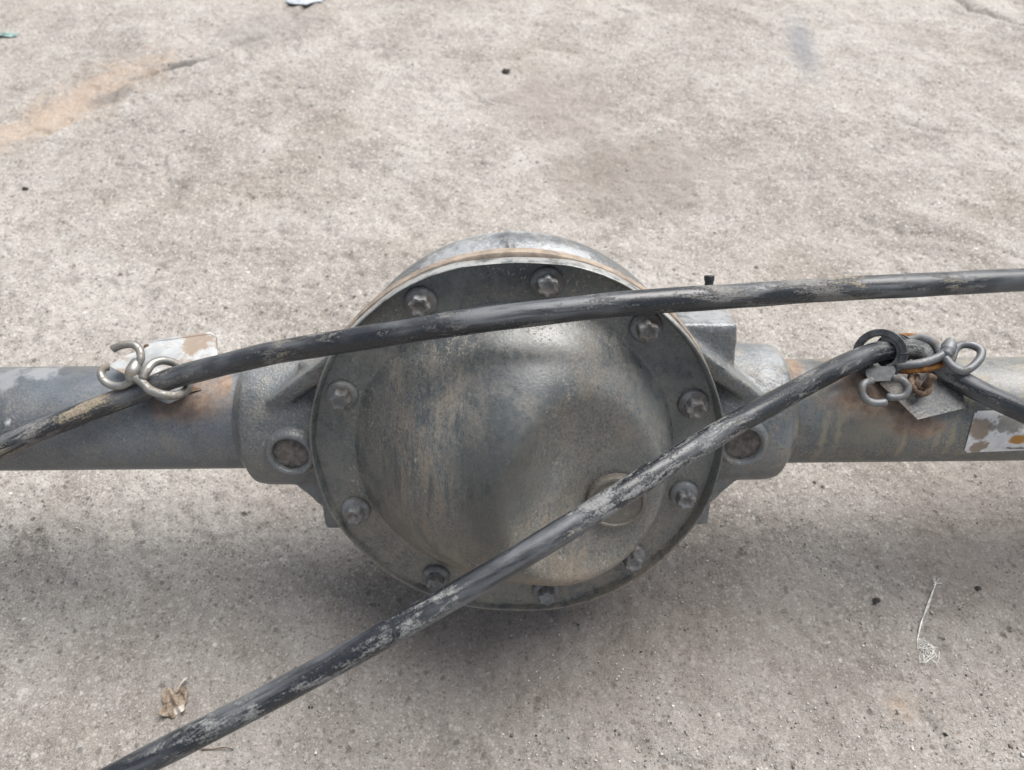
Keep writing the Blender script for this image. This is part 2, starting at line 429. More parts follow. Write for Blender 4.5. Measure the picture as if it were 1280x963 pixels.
me.polygons.add(len(fq)); me.polygons.foreach_set('loop_start', np.arange(0, fq.size, 4, dtype=np.int32))
me.update(calc_edges=True); me.validate()

n = NT('worn_concrete'); P = n.obj
a1 = n.noise(P, 2.6, 5, .6, .6); a2 = n.noise(P, 13, 6, .62, .5); a3 = n.noise(P, 70, 6, .66); a4 = n.noise(P, 260, 6, .74, .4); a5 = n.noise(P, 720, 4, .7)
col = n.ramp(n.math('ADD', n.math('MULTIPLY', a1, .5), n.math('MULTIPLY', a2, .5)),
             [(.40, (.205, .184, .162)), (.5, (.305, .283, .257)), (.58, (.385, .364, .337))])
col = n.mix(n.math('MULTIPLY', n.ss(a3, .42, .68), .32), col, (.44, .418, .385))
col = n.mix(n.math('MULTIPLY', n.ss(a3, .47, .30), .36), col, (.165, .145, .127))
col = n.mix(n.math('MULTIPLY', n.ss(a4, .53, .62), .5), col, (.50, .48, .45))
col = n.mix(n.math('MULTIPLY', n.ss(a4, .46, .36), .5), col, (.15, .13, .115))
pink = n.ss(n.noise(n.scale(P, (1, 1, 1), (7, 3, 0)), 5, 4, .6), .5, .66)
col = n.mix(n.math('MULTIPLY', pink, .22), col, (.27, .215, .18))
col = n.mix(n.math('MULTIPLY', n.ss(a5, .54, .62), .45), col, (.62, .60, .56))
col = n.mix(n.math('MULTIPLY', n.ss(a5, .46, .37), .5), col, (.13, .11, .096))
vd, vc = n.vor(n.vmath('ADD', P, n.vmath('MULTIPLY', n.noise(P, 200, 3, .5, color=True), (.006, .006, 0))), 95)
chips = n.math('MULTIPLY', n.math('SUBTRACT', 1.0, n.ss(vd, .10, .17)), n.ss(n.noise(n.scale(P, (1, 1, 1), (1, 9, 0)), 30, 2, .5), .60, .64))
col = n.mix(n.math('MULTIPLY', chips, .8), col, (.72, .71, .69))
vd3, vc3 = n.vor(P, 310); r3 = n.sep(vc3)
col = n.mix(n.math('MULTIPLY', n.math('MULTIPLY', n.ss(r3[0], .76, .80), n.ss(vd3, .48, .30)), .55), col, (.56, .54, .51))
col = n.mix(n.math('MULTIPLY', n.math('MULTIPLY', n.ss(r3[0], .22, .18), n.ss(vd3, .48, .30)), .6), col, (.11, .095, .083))
vd4, vc4 = n.vor(n.scale(P, (1, 1, 1), (.7, .3, 0)), 150); r4 = n.sep(vc4)
col = n.mix(n.math('MULTIPLY', n.math('MULTIPLY', n.ss(r4[0], .90, .93), n.ss(vd4, .42, .25)), .5), col, (.55, .53, .50))
col = n.mix(n.math('MULTIPLY', n.math('MULTIPLY', n.ss(r4[0], .08, .05), n.ss(vd4, .42, .22)), .65), col, (.09, .078, .068))
vd2, _ = n.vor(n.scale(P, (1, 1, 1), (.37, .11, 0)), 60)
pits = n.math('MULTIPLY', n.math('SUBTRACT', 1.0, n.ss(vd2, .08, .20)), n.ss(n.noise(n.scale(P, (1, 1, 1), (3, 5, 0)), 22, 3, .5), .55, .62))
col = n.mix(n.math('MULTIPLY', pits, .8), col, (.075, .062, .055))
F2 = n.vmath('MULTIPLY', P, (1, 1, 0))
def gs(key, rad, c, amt, ang=0.0, warp=.7, sc=22, soft=.5):
    global col
    p = gstain_shade[key]
    mp = n.t.nodes.new('ShaderNodeMapping'); mp.vector_type = 'TEXTURE'
    n.inp(mp, 'Vector', F2); mp.inputs['Location'].default_value = (p.x, p.y, 0); mp.inputs['Rotation'].default_value = (0, 0, ang)
    s_ = n.spot(mp.outputs[0], (0, 0, 0), (*rad, 1), warp, sc, p.x * 3, soft)
    col = n.mix(n.math('MULTIPLY', s_, amt), col, c)
gs('front', (.36, .20), (.235, .21, .186), .25, 0, 1.0, 9, .8); gs('front2', (.25, .16), (.24, .21, .186), .22, .3, 1.0, 9, .8)  # browner dirt in the foreground, with shade painted into it
gs('rust', (.12, .045), (.38, .275, .195), .5, .95, 1.3, 34, .9); gs('rust2', (.06, .03), (.42, .33, .25), .5, .9, 1.3, 34, .9)
gs('blue', (.020, .090), (.17, .175, .195), .65, -.12, .7, 40, .8)
gs('dark2', (.12, .09), (.19, .16, .14), .5); gs('dark3', (.08, .09), (.22, .18, .16), .4)
gs('dark1', (.16, .07), (.17, .135, .115), .3); gs('or1', (.010, .007), (.40, .28, .19), .4, 0, 1.3, 80, .9)
gs('dark4', (.09, .10), (.19, .16, .14), .4); gs('c0', (.03, .02), (.12, .11, .105), .6, .8); gs('c1', (.03, .012), (.10, .095, .09), .7, .6)
gs('c2', (.09, .06), (.2, .18, .165), .45, .6)
nb = n.bump(a5, .6, .0012); nb = n.bump(a4, .8, .0024, nb); nb = n.bump(a3, .5, .003, nb)
nb = n.bump(n.math('MULTIPLY', pits, -1.0), .5, .003, nb)
MAT_GROUND = n.done(col, n.lin(a3, .3, .7, .72, .92), 0, nb, .35)
ground = link_mesh('ground', me, MAT_GROUND)
ground['kind'] = 'structure'

# ================================================================== THE AXLE
axle = empty('rear_axle', O); axle.rotation_euler = (-TILT, 0, 0)
tag(axle, 'dark grey vehicle rear axle with domed differential cover lying on the concrete', 'axle')
bpy.context.view_layer.update()

R = 0.1415
# --- differential cover: dome heights over the cover plane
PLUG_X, PLUG_Z = .0664, -.020
def dome(x, z):
    x = np.asarray(x, float); z = np.asarray(z, float)
    r = np.hypot(x + .002, z) / .1105; t = np.arctan2(z, x)
    lr = np.exp(-((np.angle(np.exp(1j * (t + .55)))) / .75) ** 2)
    p = 2.5 + 4.0 * np.exp(-((np.angle(np.exp(1j * (t + .55)))) / .75) ** 2)
    big = .068 * np.clip(1 - np.clip(r, 0, 1) ** p, 0, 1) ** (1.12 - .42 * lr)
    d = np.hypot(np.where(x > .066, (x - .066) * .55, x - .066), (z - .002) / np.where(z > .002, 1.75, 1.45))
    bowl = .0290 + 13.0 * np.clip(d - .018, 0, None) ** 2
    k = 230.0
    h = -np.log(np.exp(-k * big) + np.exp(-k * bowl)) / k
    h = h + .0032 * np.exp(-((x - .024 - (z + .02) * .22) / .0085) ** 2) * np.exp(-((z + .028) / .038) ** 4) * (r < 1)      # pressed fold beside the plug
    return np.clip(h, 0, None) + np.where(r < 1, .0004 * np.sin(x * 70 + z * 30) * np.clip(1 - r, 0, 1), 0)
NR, NA = 110, 220
V, Fc = [], []
rs = list(np.linspace(0.0006, .1380, NR))
for r in rs:
    for k in range(NA):
        t = 2 * math.pi * k / NA
        x, z = r * math.cos(t), r * math.sin(t)
        V.append((x, -0.002 - float(dome(x, z)), z))
prof = [(-.0024, .1384), (-.0045, .1393), (-.0105, .1402), (-.0117, .1407), (-.0119, .1413), (-.0113, .1419), (-.0085, .1421), (-.002, .1420), (-.0004, .1418), (-.0003, .137)]
V2, _ = lathe(prof, 'Y', NA)
def ripple(p):                              # stamped edge is never perfectly true
    t = math.atan2(p.z, p.x); p = p.copy()
    if p.y < -.003: p.y = -.003 + (p.y + .003) * (.28 + .72 * (.5 + .5 * math.cos(t - math.radians(58))) ** .8)
    if p.z > .1372: p.z = .1372 + (p.z - .1372) * .45
    return Vector((p.x, p.y, p.z)) * 1 + Vector((p.x, 0, p.z)).normalized() * (.0004 * math.sin(5 * t + 1) + .0003 * math.sin(13 * t)) + Vector((0, .0006 * math.sin(7 * t), 0))
V += [ripple(p) for p in V2]
tot = NR + len(prof)
for i in range(tot - 1):
    for k in range(NA):
        l = (k + 1) % NA
        Fc.append((i * NA + k, i * NA + l, (i + 1) * NA + l, (i + 1) * NA + k))
Fc.append(tuple(range(NA)))

def cover_material():
    n = NT('cover_paint'); P = n.obj
    X_, Y_, Z_ = n.sep(P)
    big = n.noise(P, 12, 5, .6, .5); med = n.noise(P, 50, 6, .64, .4); fine = n.noise(P, 210, 6, .68)
    col = n.mix(n.ss(big, .38, .66), (.070, .080, .083), (.118, .130, .132))
    # dust film and vertical run marks, thick on the near half of the bulge
    st = n.noise(n.scale(P, (1, .4, .28), (.3, 0, 0)), 95, 8, .74, .5)
    drip = n.noise(n.scale(P, (1, .3, .05), (1.7, 0, 0)), 60, 5, .6, .15)
    zone = n.math('MAXIMUM', n.spot(P, (-.052, -.04, .008), (.042, .1, .075), .5, 28, 1, .6), n.spot(P, (.0, -.04, -.06), (.09, .1, .04), .5, 30, 4, .6))
    zone = n.math('MAXIMUM', zone, n.math('MULTIPLY', n.spot(P, (.045, -.04, .03), (.03, .1, .06), .6, 30, 6, .6), .7))
    dm = n.math('MULTIPLY', n.ss(st, .42, .62), zone)
    dust = n.mix(n.ss(n.noise(P, 33, 4, .6), .42, .62), (.235, .19, .14), (.21, .195, .17))
    film = n.math('MULTIPLY', n.ss(n.math('ADD', n.math('MULTIPLY', med, .6), n.math('MULTIPLY', fine, .45)), .44, .66), .5)
    col = n.mix(film, col, (.215, .205, .18))
    lowf = n.math('MULTIPLY', n.ss(n.math('ADD', Z_, n.math('MULTIPLY', big, .06)), .035, -.05), n.ss(n.math('ADD', n.math('MULTIPLY', med, .5), n.math('MULTIPLY', fine, .5)), .36, .58))
    col = n.mix(n.math('MULTIPLY', lowf, .7), col, (.215, .193, .155))
    col = n.mix(n.math('MULTIPLY', dm, .82), col, dust)
    dr = n.math('MULTIPLY', n.ss(drip, .60, .68), n.spot(P, (-.02, -.04, .0), (.08, .1, .09), .4, 30, 2, .5))
    col = n.mix(n.math('MULTIPLY', dr, .32), col, (.27, .245, .19))
    # baked brown dirt along the lower edge of the bulge
    low = n.math('MULTIPLY', n.ss(n.math('ADD', Z_, n.math('MULTIPLY', med, .03)), -.044, -.076), n.ss(Y_, -.004, -.012))
    col = n.mix(n.math('MULTIPLY', low, .8), col, n.ramp(fine, [(.3, (.14, .10, .068)), (.55, (.29, .215, .15)), (.75, (.34, .285, .21))]))
    # splashed flecks
    sp = n.math('MULTIPLY', n.ss(n.noise(n.scale(P, (1, 1, .8)), 420, 4, .6, .8), .58, .65), n.ss(n.noise(n.scale(P, (1, 1, .5), (0, 0, 6)), 24, 5, .65), .50, .62))
    col = n.mix(n.math('MULTIPLY', sp, .75), col, (.40, .37, .30))
    sp2 = n.math('MULTIPLY', n.ss(n.noise(n.scale(P, (1, 1, .45), (3, 3, 1)), 190, 5, .65, .9), .62, .68), n.ss(n.noise(n.scale(P, (1, 1, 1), (4, 0, 2)), 18, 4, .6), .48, .6))
    col = n.mix(n.math('MULTIPLY', sp2, .6), col, (.31, .24, .16))
    gr = n.noise(n.scale(P, (1, 1, .8)), 640, 4, .7)
    gz_ = n.ss(n.math('ADD', n.math('MULTIPLY', zone, .25), n.noise(n.scale(P, (1, 1, .6), (2, 7, 4)), 16, 6, .68)), .42, .66)
    col = n.mix(n.math('MULTIPLY', n.math('MULTIPLY', n.ss(gr, .50, .60), gz_), .42), col, (.29, .255, .20))
    col = n.mix(n.math('MULTIPLY', n.ss(gr, .46, .38), .32), col, (.03, .034, .036))
    strk = n.math('MULTIPLY', n.ss(n.noise(n.scale(P, (1, .3, .14), (6, 1, 3)), 120, 6, .68, .3), .54, .64), n.spot(P, (-.05, -.04, .04), (.06, .1, .06), .5, 30, 12, .6))
    col = n.mix(n.math('MULTIPLY', strk, .6), col, (.035, .045, .058))
    dkf = n.ss(n.noise(P, 300, 5, .7, .4), .42, .30)
    col = n.mix(n.math('MULTIPLY', dkf, .55), col, (.03, .032, .034))
    # dark reflection painted into the colour in the middle of the bulge
    dk = n.spot(P, (-.016, -.05, .012), (.026, .1, .050), .45, 24, 8, .6)
    col = n.mix(n.math('MULTIPLY', dk, .8), col, n.mix(fine, (.034, .039, .038), (.065, .070, .067)))
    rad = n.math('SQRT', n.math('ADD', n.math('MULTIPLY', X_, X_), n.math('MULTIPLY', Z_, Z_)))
    lip_highlight = n.math('MULTIPLY', n.math('MULTIPLY', n.ss(rad, .1388, .1396), n.ss(Z_, .03, .11)), n.ss(n.noise(P, 60, 6, .7), .38, .55))  # highlight painted on the upper lip edge, broken up like scuffed bare metal
    col = n.mix(n.math('MULTIPLY', lip_highlight, .8), col, (.34, .345, .34))
    rg = n.lin(n.math('ADD', n.math('ADD', dm, film), n.math('MULTIPLY', low, .6)), 0, .8, .27, .58)
    nb = n.bump(n.noise(P, 520, 3, .6), .2, .0005)
    nb = n.bump(n.math('ADD', n.math('ADD', dm, n.math('MULTIPLY', fine, .6)), n.math('ADD', sp, low)), .4, .0007, nb)
    return n.done(col, rg, 0, nb, .75)
MAT_COVER = cover_material()
cover = mesh_obj('differential_cover', V, Fc, MAT_COVER, axle, True, 50)
cover['label'] = 'round pressed steel cover with a dusty dome and raised lip'

# --- bolts: flanged external-torx heads
def bolt_mesh():
    bm = bmesh.new(); N = 48
    def ring(y, r, star=0.0, dish=0):
        return [bm.verts.new(((r * (1 + star * math.cos(6 * 2 * math.pi * k / N))) * math.cos(2 * math.pi * k / N), y,
                              (r * (1 + star * math.cos(6 * 2 * math.pi * k / N))) * math.sin(2 * math.pi * k / N))) for k in range(N)]
    rr = [ring(.0005, .0106), ring(-.0016, .0106), ring(-.0026, .0101), ring(-.0038, .0078), ring(-.0040, .0066, .10), ring(-.0098, .0063, .12),
          ring(-.0108, .0056, .12), ring(-.0108, .0040, .05), ring(-.0098, .0030), ring(-.0094, .0010)]
    for a, b in zip(rr[:-1], rr[1:]):
        for k in range(N):
            l = (k + 1) % N; bm.faces.new((a[k], a[l], b[l], b[k]))
    bm.faces.new(rr[-1]); bm.faces.new(rr[0])
    bmesh.ops.recalc_face_normals(bm, faces=bm.faces)
    me = bpy.data.meshes.new('bolt'); bm.to_mesh(me); bm.free()
    me.polygons.foreach_set('use_smooth', [True] * len(me.polygons)); me.set_sharp_from_angle(angle=math.radians(42))
    me.materials.append(MAT_BOLT); return me
BM = bolt_mesh()
for ang in (118.2, 80.8, 47.9, 17.1, -16.7, -46.9, -79.8, -119.5, -158.0, 158.3):
    b = bpy.data.objects.new('bolt', BM); COL.objects.link(b); b.parent = cover
    rb = .1253 + (.0014 if ang == 118.2 else 0); t = math.radians(ang)
    b.location = (rb * math.cos(t), -.0025, rb * math.sin(t)); b.rotation_euler = (random.uniform(-.03, .03), random.uniform(0, 1), random.uniform(-.03, .03))
# --- filler plug
hp = float(dome(PLUG_X, PLUG_Z))
V, Fc = lathe([(.012, .0205), (-.0012, .0205), (-.0024, .0200), (-.0028, .0192), (-.0027, .0178), (-.0016, .0172), (-.0015, .0002)], 'Y', 48)
MAT_PLUG = painted_metal('plug_paint', (.095, .085, .072), dust_amt=.7, streak=False, rough=(.55, .8), rust_amt=0, grain=1.4, dust=(.16, .14, .115))
plug = mesh_obj('filler_plug', V, Fc, MAT_PLUG, cover, True, 35)
plug.location = (PLUG_X, -.002 - hp - .0035, PLUG_Z)

# --- rusty machined flange behind the cover
V, Fc = lathe([(.0002, .128), (.0002, .1412), (.0008, .1425), (.0085, .1430), (.0095, .1418), (.0102, .136), (.0102, .128)], 'Y', 160, close=True)
mesh_obj('housing_flange', V, Fc, MAT_FLANGE, axle, True, 40)

MAT_WELD = rusty('weld_plug_rust', (.06, .05, .042), (.13, .118, .108), (.20, .18, .16), (.27, .15, .08), 110)
LUG = {-1: -.001, 1: .003}
# --- cast housing: centre, ears and collars blended by a voxel remesh
def remeshed(name, bm, voxel, smooth_it, mat, parent):
    me = bpy.data.meshes.new(name); bmesh.ops.recalc_face_normals(bm, faces=bm.faces); bm.to_mesh(me); bm.free()
    o = bpy.data.objects.new(name, me); COL.objects.link(o)
    m = o.modifiers.new('r', 'REMESH'); m.mode = 'VOXEL'; m.voxel_size = voxel
    s = o.modifiers.new('s', 'SMOOTH'); s.factor = .5; s.iterations = smooth_it
    dg = bpy.context.evaluated_depsgraph_get()
    me2 = bpy.data.meshes.new_from_object(o.evaluated_get(dg)); me2.name = name
    bpy.data.objects.remove(o)
    me2.materials.clear()
    return link_mesh(name, me2, mat, parent)
bm = bmesh.new()
cap_lathe_bm(bm, [(.010, .1400), (.014, .1385), (.019, .1345), (.025, .1350), (.036, .1405), (.047, .1425), (.058, .1405), (.072, .132), (.09, .116), (.108, .096), (.125, .076), (.15, .058), (.19, .048), (.215, .046)], axis='Y', n=128)
for v_ in bm.verts:
    if v_.co.y > .017: v_.co.x *= .925
for s in (-1, 1):
    cap_lathe_bm(bm, [(s * .06, .046), (s * .125, .046), (s * .142, .050), (s * .155, .0522), (s * .186, .0518), (s * .194, .0502), (s * .1965, .0460)], axis='X', n=72, centre=(0, tubeY, 0))
    # box boss above the ear
    prism_bm(bm, [(s * .085, .014, .02), (s * .085, .014, .088 if s > 0 else .064), (s * .1505, .020, .085 if s > 0 else .060), (s * .1545, .024, .030)], (0, .05, 0))
    # lower gusset from collar to flange
    prism_bm(bm, [(s * .08, .010, -.02), (s * .08, .010, -.108), (s * .121, .012, -.082), (s * .148, .016, -.056), (s * .168, .020, -.036), (s * .168, .020, -.01)], (0, .014, 0))
    # slanting rib from flange edge across to the collar
    prism_bm(bm, [(s * .112, .006, .082), (s * .122, .005, .074), (s * .172, .008, .035), (s * .168, .010, .026), (s * .112, .008, .062)], (0, .045, 0))
    # lug round the weld hole
    cap_lathe_bm(bm, [(.0030, .0165), (.03, .020)], axis='Y', n=40, centre=(s * .1580, .0045, LUG[s]))
    prism_bm(bm, [(s * .130, .0065, .0185), (s * .142, .0045, .0185), (s * .142, .0045, -.0125), (s * .130, .0065, -.0125)], (0, .02, 0))
    box_bm(bm, (s * .141 - .008, .024, -.084), (s * .141 + .008, .052, -.050))
prism_bm(bm, [(-.0050, .010, .130), (-.0015, .010, .130), (-.0015, .018, .1405), (-.0015, .05, .1442), (-.0015, .07, .130)][1:] , (-.003, 0, 0))
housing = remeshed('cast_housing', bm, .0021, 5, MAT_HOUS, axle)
for s in (-1, 1):
    V, Fc = lathe([(-.0020, .0196), (-.0075, .0190), (-.0125, .0180), (-.0152, .0162), (-.0155, .0142), (-.0138, .0127), (-.0100, .0121), (-.0080, .0120)], 'Y', 48, (s * .1580, .0125, LUG[s]))
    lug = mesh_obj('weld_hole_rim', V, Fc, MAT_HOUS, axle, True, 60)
    V, Fc = lathe([(-.0085, .0126), (-.0092, .0112), (-.0099, .0075), (-.0092, .0035), (-.0095, .0003)], 'Y', 40, (s * .1580, .0098, LUG[s]))
    V = [v + Vector((0, .0009 * math.sin(v.x * 900) * math.cos(v.z * 700), 0)) for v in V]
    wp = mesh_obj('weld_plug', V, Fc, MAT_WELD, lug, True)
# --- axle tubes
def lumpy_tube(x0, x1, mat):
    N, nn = 110, 96; V, Fc = [], []
    for i in range(N):
        x = x0 + (x1 - x0) * i / (N - 1)
        for k in range(nn):
            t = 2 * math.pi * k / nn
            V.append((x, tubeY + tubeR * math.cos(t), tubeR * math.sin(t)))
    for i in range(N - 1):
        for k in range(nn):
            l = (k + 1) % nn; Fc.append((i * nn + k, i * nn + l, (i + 1) * nn + l, (i + 1) * nn + k))
    return mesh_obj('axle_tube', V, Fc, mat, axle)
lumpy_tube(-.64, -.18, MAT_TUBE_L); lumpy_tube(.18, .64, MAT_TUBE_R)
# weld bead where the tube enters the collar
for s in (-1, 1):
    cap = lathe([(s * .1960, .0460), (s * .1985, .0434), (s * .2010, .0408), (s * .2025, .038)], 'X', 72, (0, tubeY, 0))
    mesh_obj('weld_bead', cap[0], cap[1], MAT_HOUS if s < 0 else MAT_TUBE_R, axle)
# hub discs at the outer ends carry the axle (outside the photograph)
axc = AX @ Vector((0, tubeY, 0))
for s in (-1, 1):
    rh = axc.z - .003
    V, Fc = lathe([(s * .63, .03), (s * .63, rh - .03), (s * .64, rh), (s * .668, rh), (s * .672, rh - .006), (s * .676, .07), (s * .70, .065), (s * .70, .0005)], 'X', 96, (0, tubeY, 0))
    mesh_obj('hub_disc', V, Fc, MAT_BOLT, axle, True, 40)
# pinion nose and flange
V, Fc = lathe([(.20, .03), (.212, .052), (.222, .053), (.224, .030), (.24, .029), (.241, .046), (.252, .046), (.253, .0005)], 'Y', 64)
mesh_obj('pinion_flange', V, Fc, MAT_BOLT, axle, True, 40)
# breather nipple on the boss
bn = loc_px(886, 362, .062)
V, Fc = lathe([(-.012, .0034), (.002, .0034), (.0025, .0030), (.006, .0031), (.0065, .0036), (.0095, .0037), (.010, .0033), (.0095, .0022), (.004, .0018)], 'Z', 28)
br = mesh_obj('breather', V, Fc, MAT_RUBBER, axle, True, 40)
br.location = bn; br.rotation_euler = (-.25, 0, 0)

# --- brackets welded on the tubes
def plate(name, pts, thick, mat, parent, bevel=.0006):
    """pts = local 3D polygon (roughly planar), thickness away from the camera"""
    bm = bmesh.new(); prism_bm(bm, pts, thick)
    bmesh.ops.recalc_face_normals(bm, faces=bm.faces)
    bmesh.ops.bevel(bm, geom=list(bm.edges), offset=bevel, segments=2, affect='EDGES')
    return bm_obj(name, bm, mat, parent, True, 30)
lp = lambda u, v, y: tuple(loc_px(u, v, y + .014))
tl = lambda u, v, l: tuple(tube_front(u, v, l))
pb = plate('cable_bracket', [tl(178, 472, .004), tl(180, 434, .006), tl(196, 427, .006), tl(262, 418, .006), tl(270, 422, .006), tl(272, 444, .006), tl(262, 462, .004), tl(200, 478, .004)], (0, .0028, .0012), MAT_PLATE, axle)
pb['label'] = 'bright zinc bracket plate welded on top of the tube'
plate('bracket_foot', [tl(168, 476, .009), tl(182, 496, .009), tl(211, 506, .009), tl(235, 495, .009), tl(237, 480, .008), tl(205, 470, .006)], (0, .010, .003), MAT_PLATE, axle)
plate('bracket_tab', [tl(137, 459, .010), tl(152, 448, .010), tl(168, 443, .010), tl(178, 450, .010), tl(168, 474, .010), tl(158, 470, .010)], (0, .0025, .001), MAT_PLATE, axle)
bm = bmesh.new(); bmesh.ops.create_icosphere(bm, subdivisions=2, radius=.0024); nub = bm_obj('rust_nub', bm, MAT_RUST, axle); nub.location = tl(184, 434, .006); nub.scale = (1.2, .8, 1.0)
pr = plate('cable_bracket', [tl(1100, 482, .004), tl(1132, 458, .008), tl(1178, 456, .010), tl(1204, 492, .008), tl(1208, 511, .007), tl(1147, 526, .011), tl(1120, 498, .008)], (0, .0026, .0012), MAT_PLATE_DARK, axle)
pr['label'] = 'dark bent bracket plate standing on a rusty weld'
plate('bracket_web', [tl(1118, 490, .002), tl(1180, 470, .004), tl(1192, 502, .003), tl(1144, 516, .006)], (0, .012, -.004), MAT_RUST, axle)
plate('bracket_web', [tl(200, 470, .001), tl(258, 452, .001), tl(252, 488, .001), tl(206, 498, .004)], (0, .012, -.004), MAT_RUST, axle)
dl = lambda u, v, d: tuple(AXI @ (CAM + ray(u, v) * d))
tube_obj('rust_ring', [dl(1120, 458, .552), dl(1125, 463, .546), dl(1145, 463, .541), dl(1165, 460, .541), dl(1178, 454, .545), dl(1184, 448, .552)], .0025, MAT_ORANGE, axle, n=12, step=.002,
         rfun=lambda t, L: 1 + .25 * math.sin(L * 900) * math.sin(L * 370))
tube_obj('bent_clip', [dl(1139, 470, .544), dl(1139, 480, .538), dl(1145, 490, .535), dl(1155, 493, .534), dl(1162, 486, .535), dl(1163, 476, .539)], .0022, MAT_RUST, axle, n=12, step=.0015, rfun=lambda t, L: 1 + .2 * math.sin(L * 1100))
tube_obj('bent_clip', [dl(1146, 470, .545), dl(1145, 479, .540), dl(1150, 486, .537), dl(1157, 484, .538)], .0020, MAT_RUST, axle, n=12, step=.0015, rfun=lambda t, L: 1 + .2 * math.sin(L * 900))
tube_obj('stud', [dl(1150, 492, .541), dl(1158, 481, .535), dl(1167, 470, .530)], .0026, MAT_RUST, axle, n=14, step=.002, rfun=lambda t, L: .85 + .25 * t)

# --- torn label on the right tube (no code printed on it)
def label_sheet():
    N1, N2 = 40, 26; V, Fc = [], []
    for i in range(N1):
        for j in range(N2):
            a, b = i / (N1 - 1), j / (N2 - 1)
            u = 1205 + 110 * a + 14 * b * (1 - a * .2); v = 566 - 52 * b - a * 4
            cr = .16                                                    # rounded corner
            V.append(tube_front(u, v, .0006))
    for i in range(N1 - 1):
        for j in range(N2 - 1):
            if (i in (0,)) and (j in (0, N2 - 2)): continue
            if j > 17 and i > 23 + (j % 3): continue
            Fc.append((i * N2 + j, (i + 1) * N2 + j, (i + 1) * N2 + j + 1, i * N2 + j + 1))
    return V, Fc
n = NT('torn_label_paper'); P = n.obj
q0 = tube_front(1224, 536, 0); q1 = tube_front(1262, 530, 0); q2 = tube_front(1272, 549, 0); q3 = tube_front(1222, 560, 0)
wv = n.noise(P, 130, 5, .65)
col = n.mix(n.ss(wv, .3, .7), (.62, .62, .63), (.8, .8, .8))
tear = n.math('MAXIMUM', n.spot(P, tuple(q0), (.010, .03, .008), .6, 120, 2, .2), n.spot(P, tuple(q3), (.006, .03, .006), .8, 160, 5, .2))
col = n.mix(tear, col, n.mix(wv, (.24, .185, .135), (.38, .32, .26)))
tear2 = n.math('MULTIPLY', n.spot(P, tuple(q1), (.013, .03, .007), .9, 200, 3, .25), .8)
col = n.mix(tear2, col, n.mix(wv, (.10, .095, .085), (.28, .26, .23)))
col = n.mix(n.spot(P, tuple(q2), (.006, .03, .004), .4, 120, 7, .2), col, (.45, .23, .06))
MAT_LABEL = n.done(col, .6, 0, n.bump(wv, .3, .0004), .4)
V, Fc = label_sheet()
lab = mesh_obj('paper_label', V, Fc, MAT_LABEL, axle); lab['label'] = 'torn white paper label stuck on the tube'
fc = bpy.data.curves.new('lettering', 'FONT'); fc.body = 'Mercedes-Benz'; fc.size = .0034; fc.extrude = .00003
to = bpy.data.objects.new('lettering', fc); COL.objects.link(to)
bpy.context.view_layer.update()
tm = bpy.data.meshes.new_from_object(to.evaluated_get(bpy.context.evaluated_depsgraph_get())); bpy.data.objects.remove(to)
pA = tube_front(1257, 562, .0009); pB = tube_front(1277, 561.5, .0009); pU = tube_front(1257, 557, .0009)
ex = (pB - pA).normalized(); ez = (pU - pA); ez = (ez - ex * ez.dot(ex)).normalized(); en = ex.cross(ez)
for v in tm.vertices: v.co = pA + ex * v.co.x + ez * v.co.y + en * (v.co.z + .0001)
tm.materials.clear()
link_mesh('lettering', tm, plain('print_ink', (.03, .03, .035), .6), lab, False)

# ================================================================== CABLES AND CLIPS (world space)
dp = lambda u, v, d: tuple(CAM + ray(u, v) * d)          # point at camera depth d (from the cable's width and what it touches)
upper = tube_obj('brake_cable', [dp(-90, 602, .53), dp(0, 560, .53), dp(60, 534, .532), dp(140, 503, .535), dp(182, 487, .534), dp(210, 475, .530), dp(240, 466, .523), dp(325, 445, .503), dp(360, 438, .494),
     dp(435, 426, .470), dp(560, 406, .456), dp(680, 391, .452), dp(790, 379, .454), dp(910, 371, .462), dp(1040, 362, .475), dp(1160, 356, .484), dp(1280, 350, .492), dp(1400, 345, .50)],
     .0075, MAT_CAB_A, n=28, step=.0035, rfun=lambda t, L: 1 + .012 * math.sin(L * 130) + .01 * math.sin(L * 47 + 1))
tag(upper, 'black dirty brake cable lying across the top of the cover, gripped by the zinc clip', 'cable')
lower = tube_obj('brake_cable', [dp(-40, 1070, .41), dp(160, 963, .415), dp(320, 881, .421), dp(479, 795, .430), dp(607, 722, .437), dp(700, 666, .445), dp(778, 617, .455),
     dp(860, 565, .469), dp(930, 524, .486), dp(1010, 480, .515), dp(1060, 454, .538), dp(1098, 440, .551), dp(1130, 436, .555), dp(1152, 441, .557), dp(1178, 462, .548), dp(1220, 487, .538), dp(1290, 520, .533), dp(1400, 572, .53)],
     .0075, MAT_CAB_B, n=28, step=.0035, rfun=lambda t, L: 1 + .012 * math.sin(L * 110) + .01 * math.sin(L * 53 + 1))
tag(lower, 'black scuffed brake cable slanting across the filler plug to the black ring clip', 'cable')
wl = lambda u, v, y: dp(u, v, .530 + (y + .012)); wr = lambda u, v, y: dp(u, v, .551 + (y + .024))
wp_ = lambda u, v, y: (wl if u < 640 else wr)(u, v, y)

WR = lambda u, v, y: Vector(wr(u, v, y))
def wire(name, pts, r, mat, parent=None, **k):
    return tube_obj(name, [wp_(*p) for p in pts], r, mat, parent, n=14, step=.0015, **k)
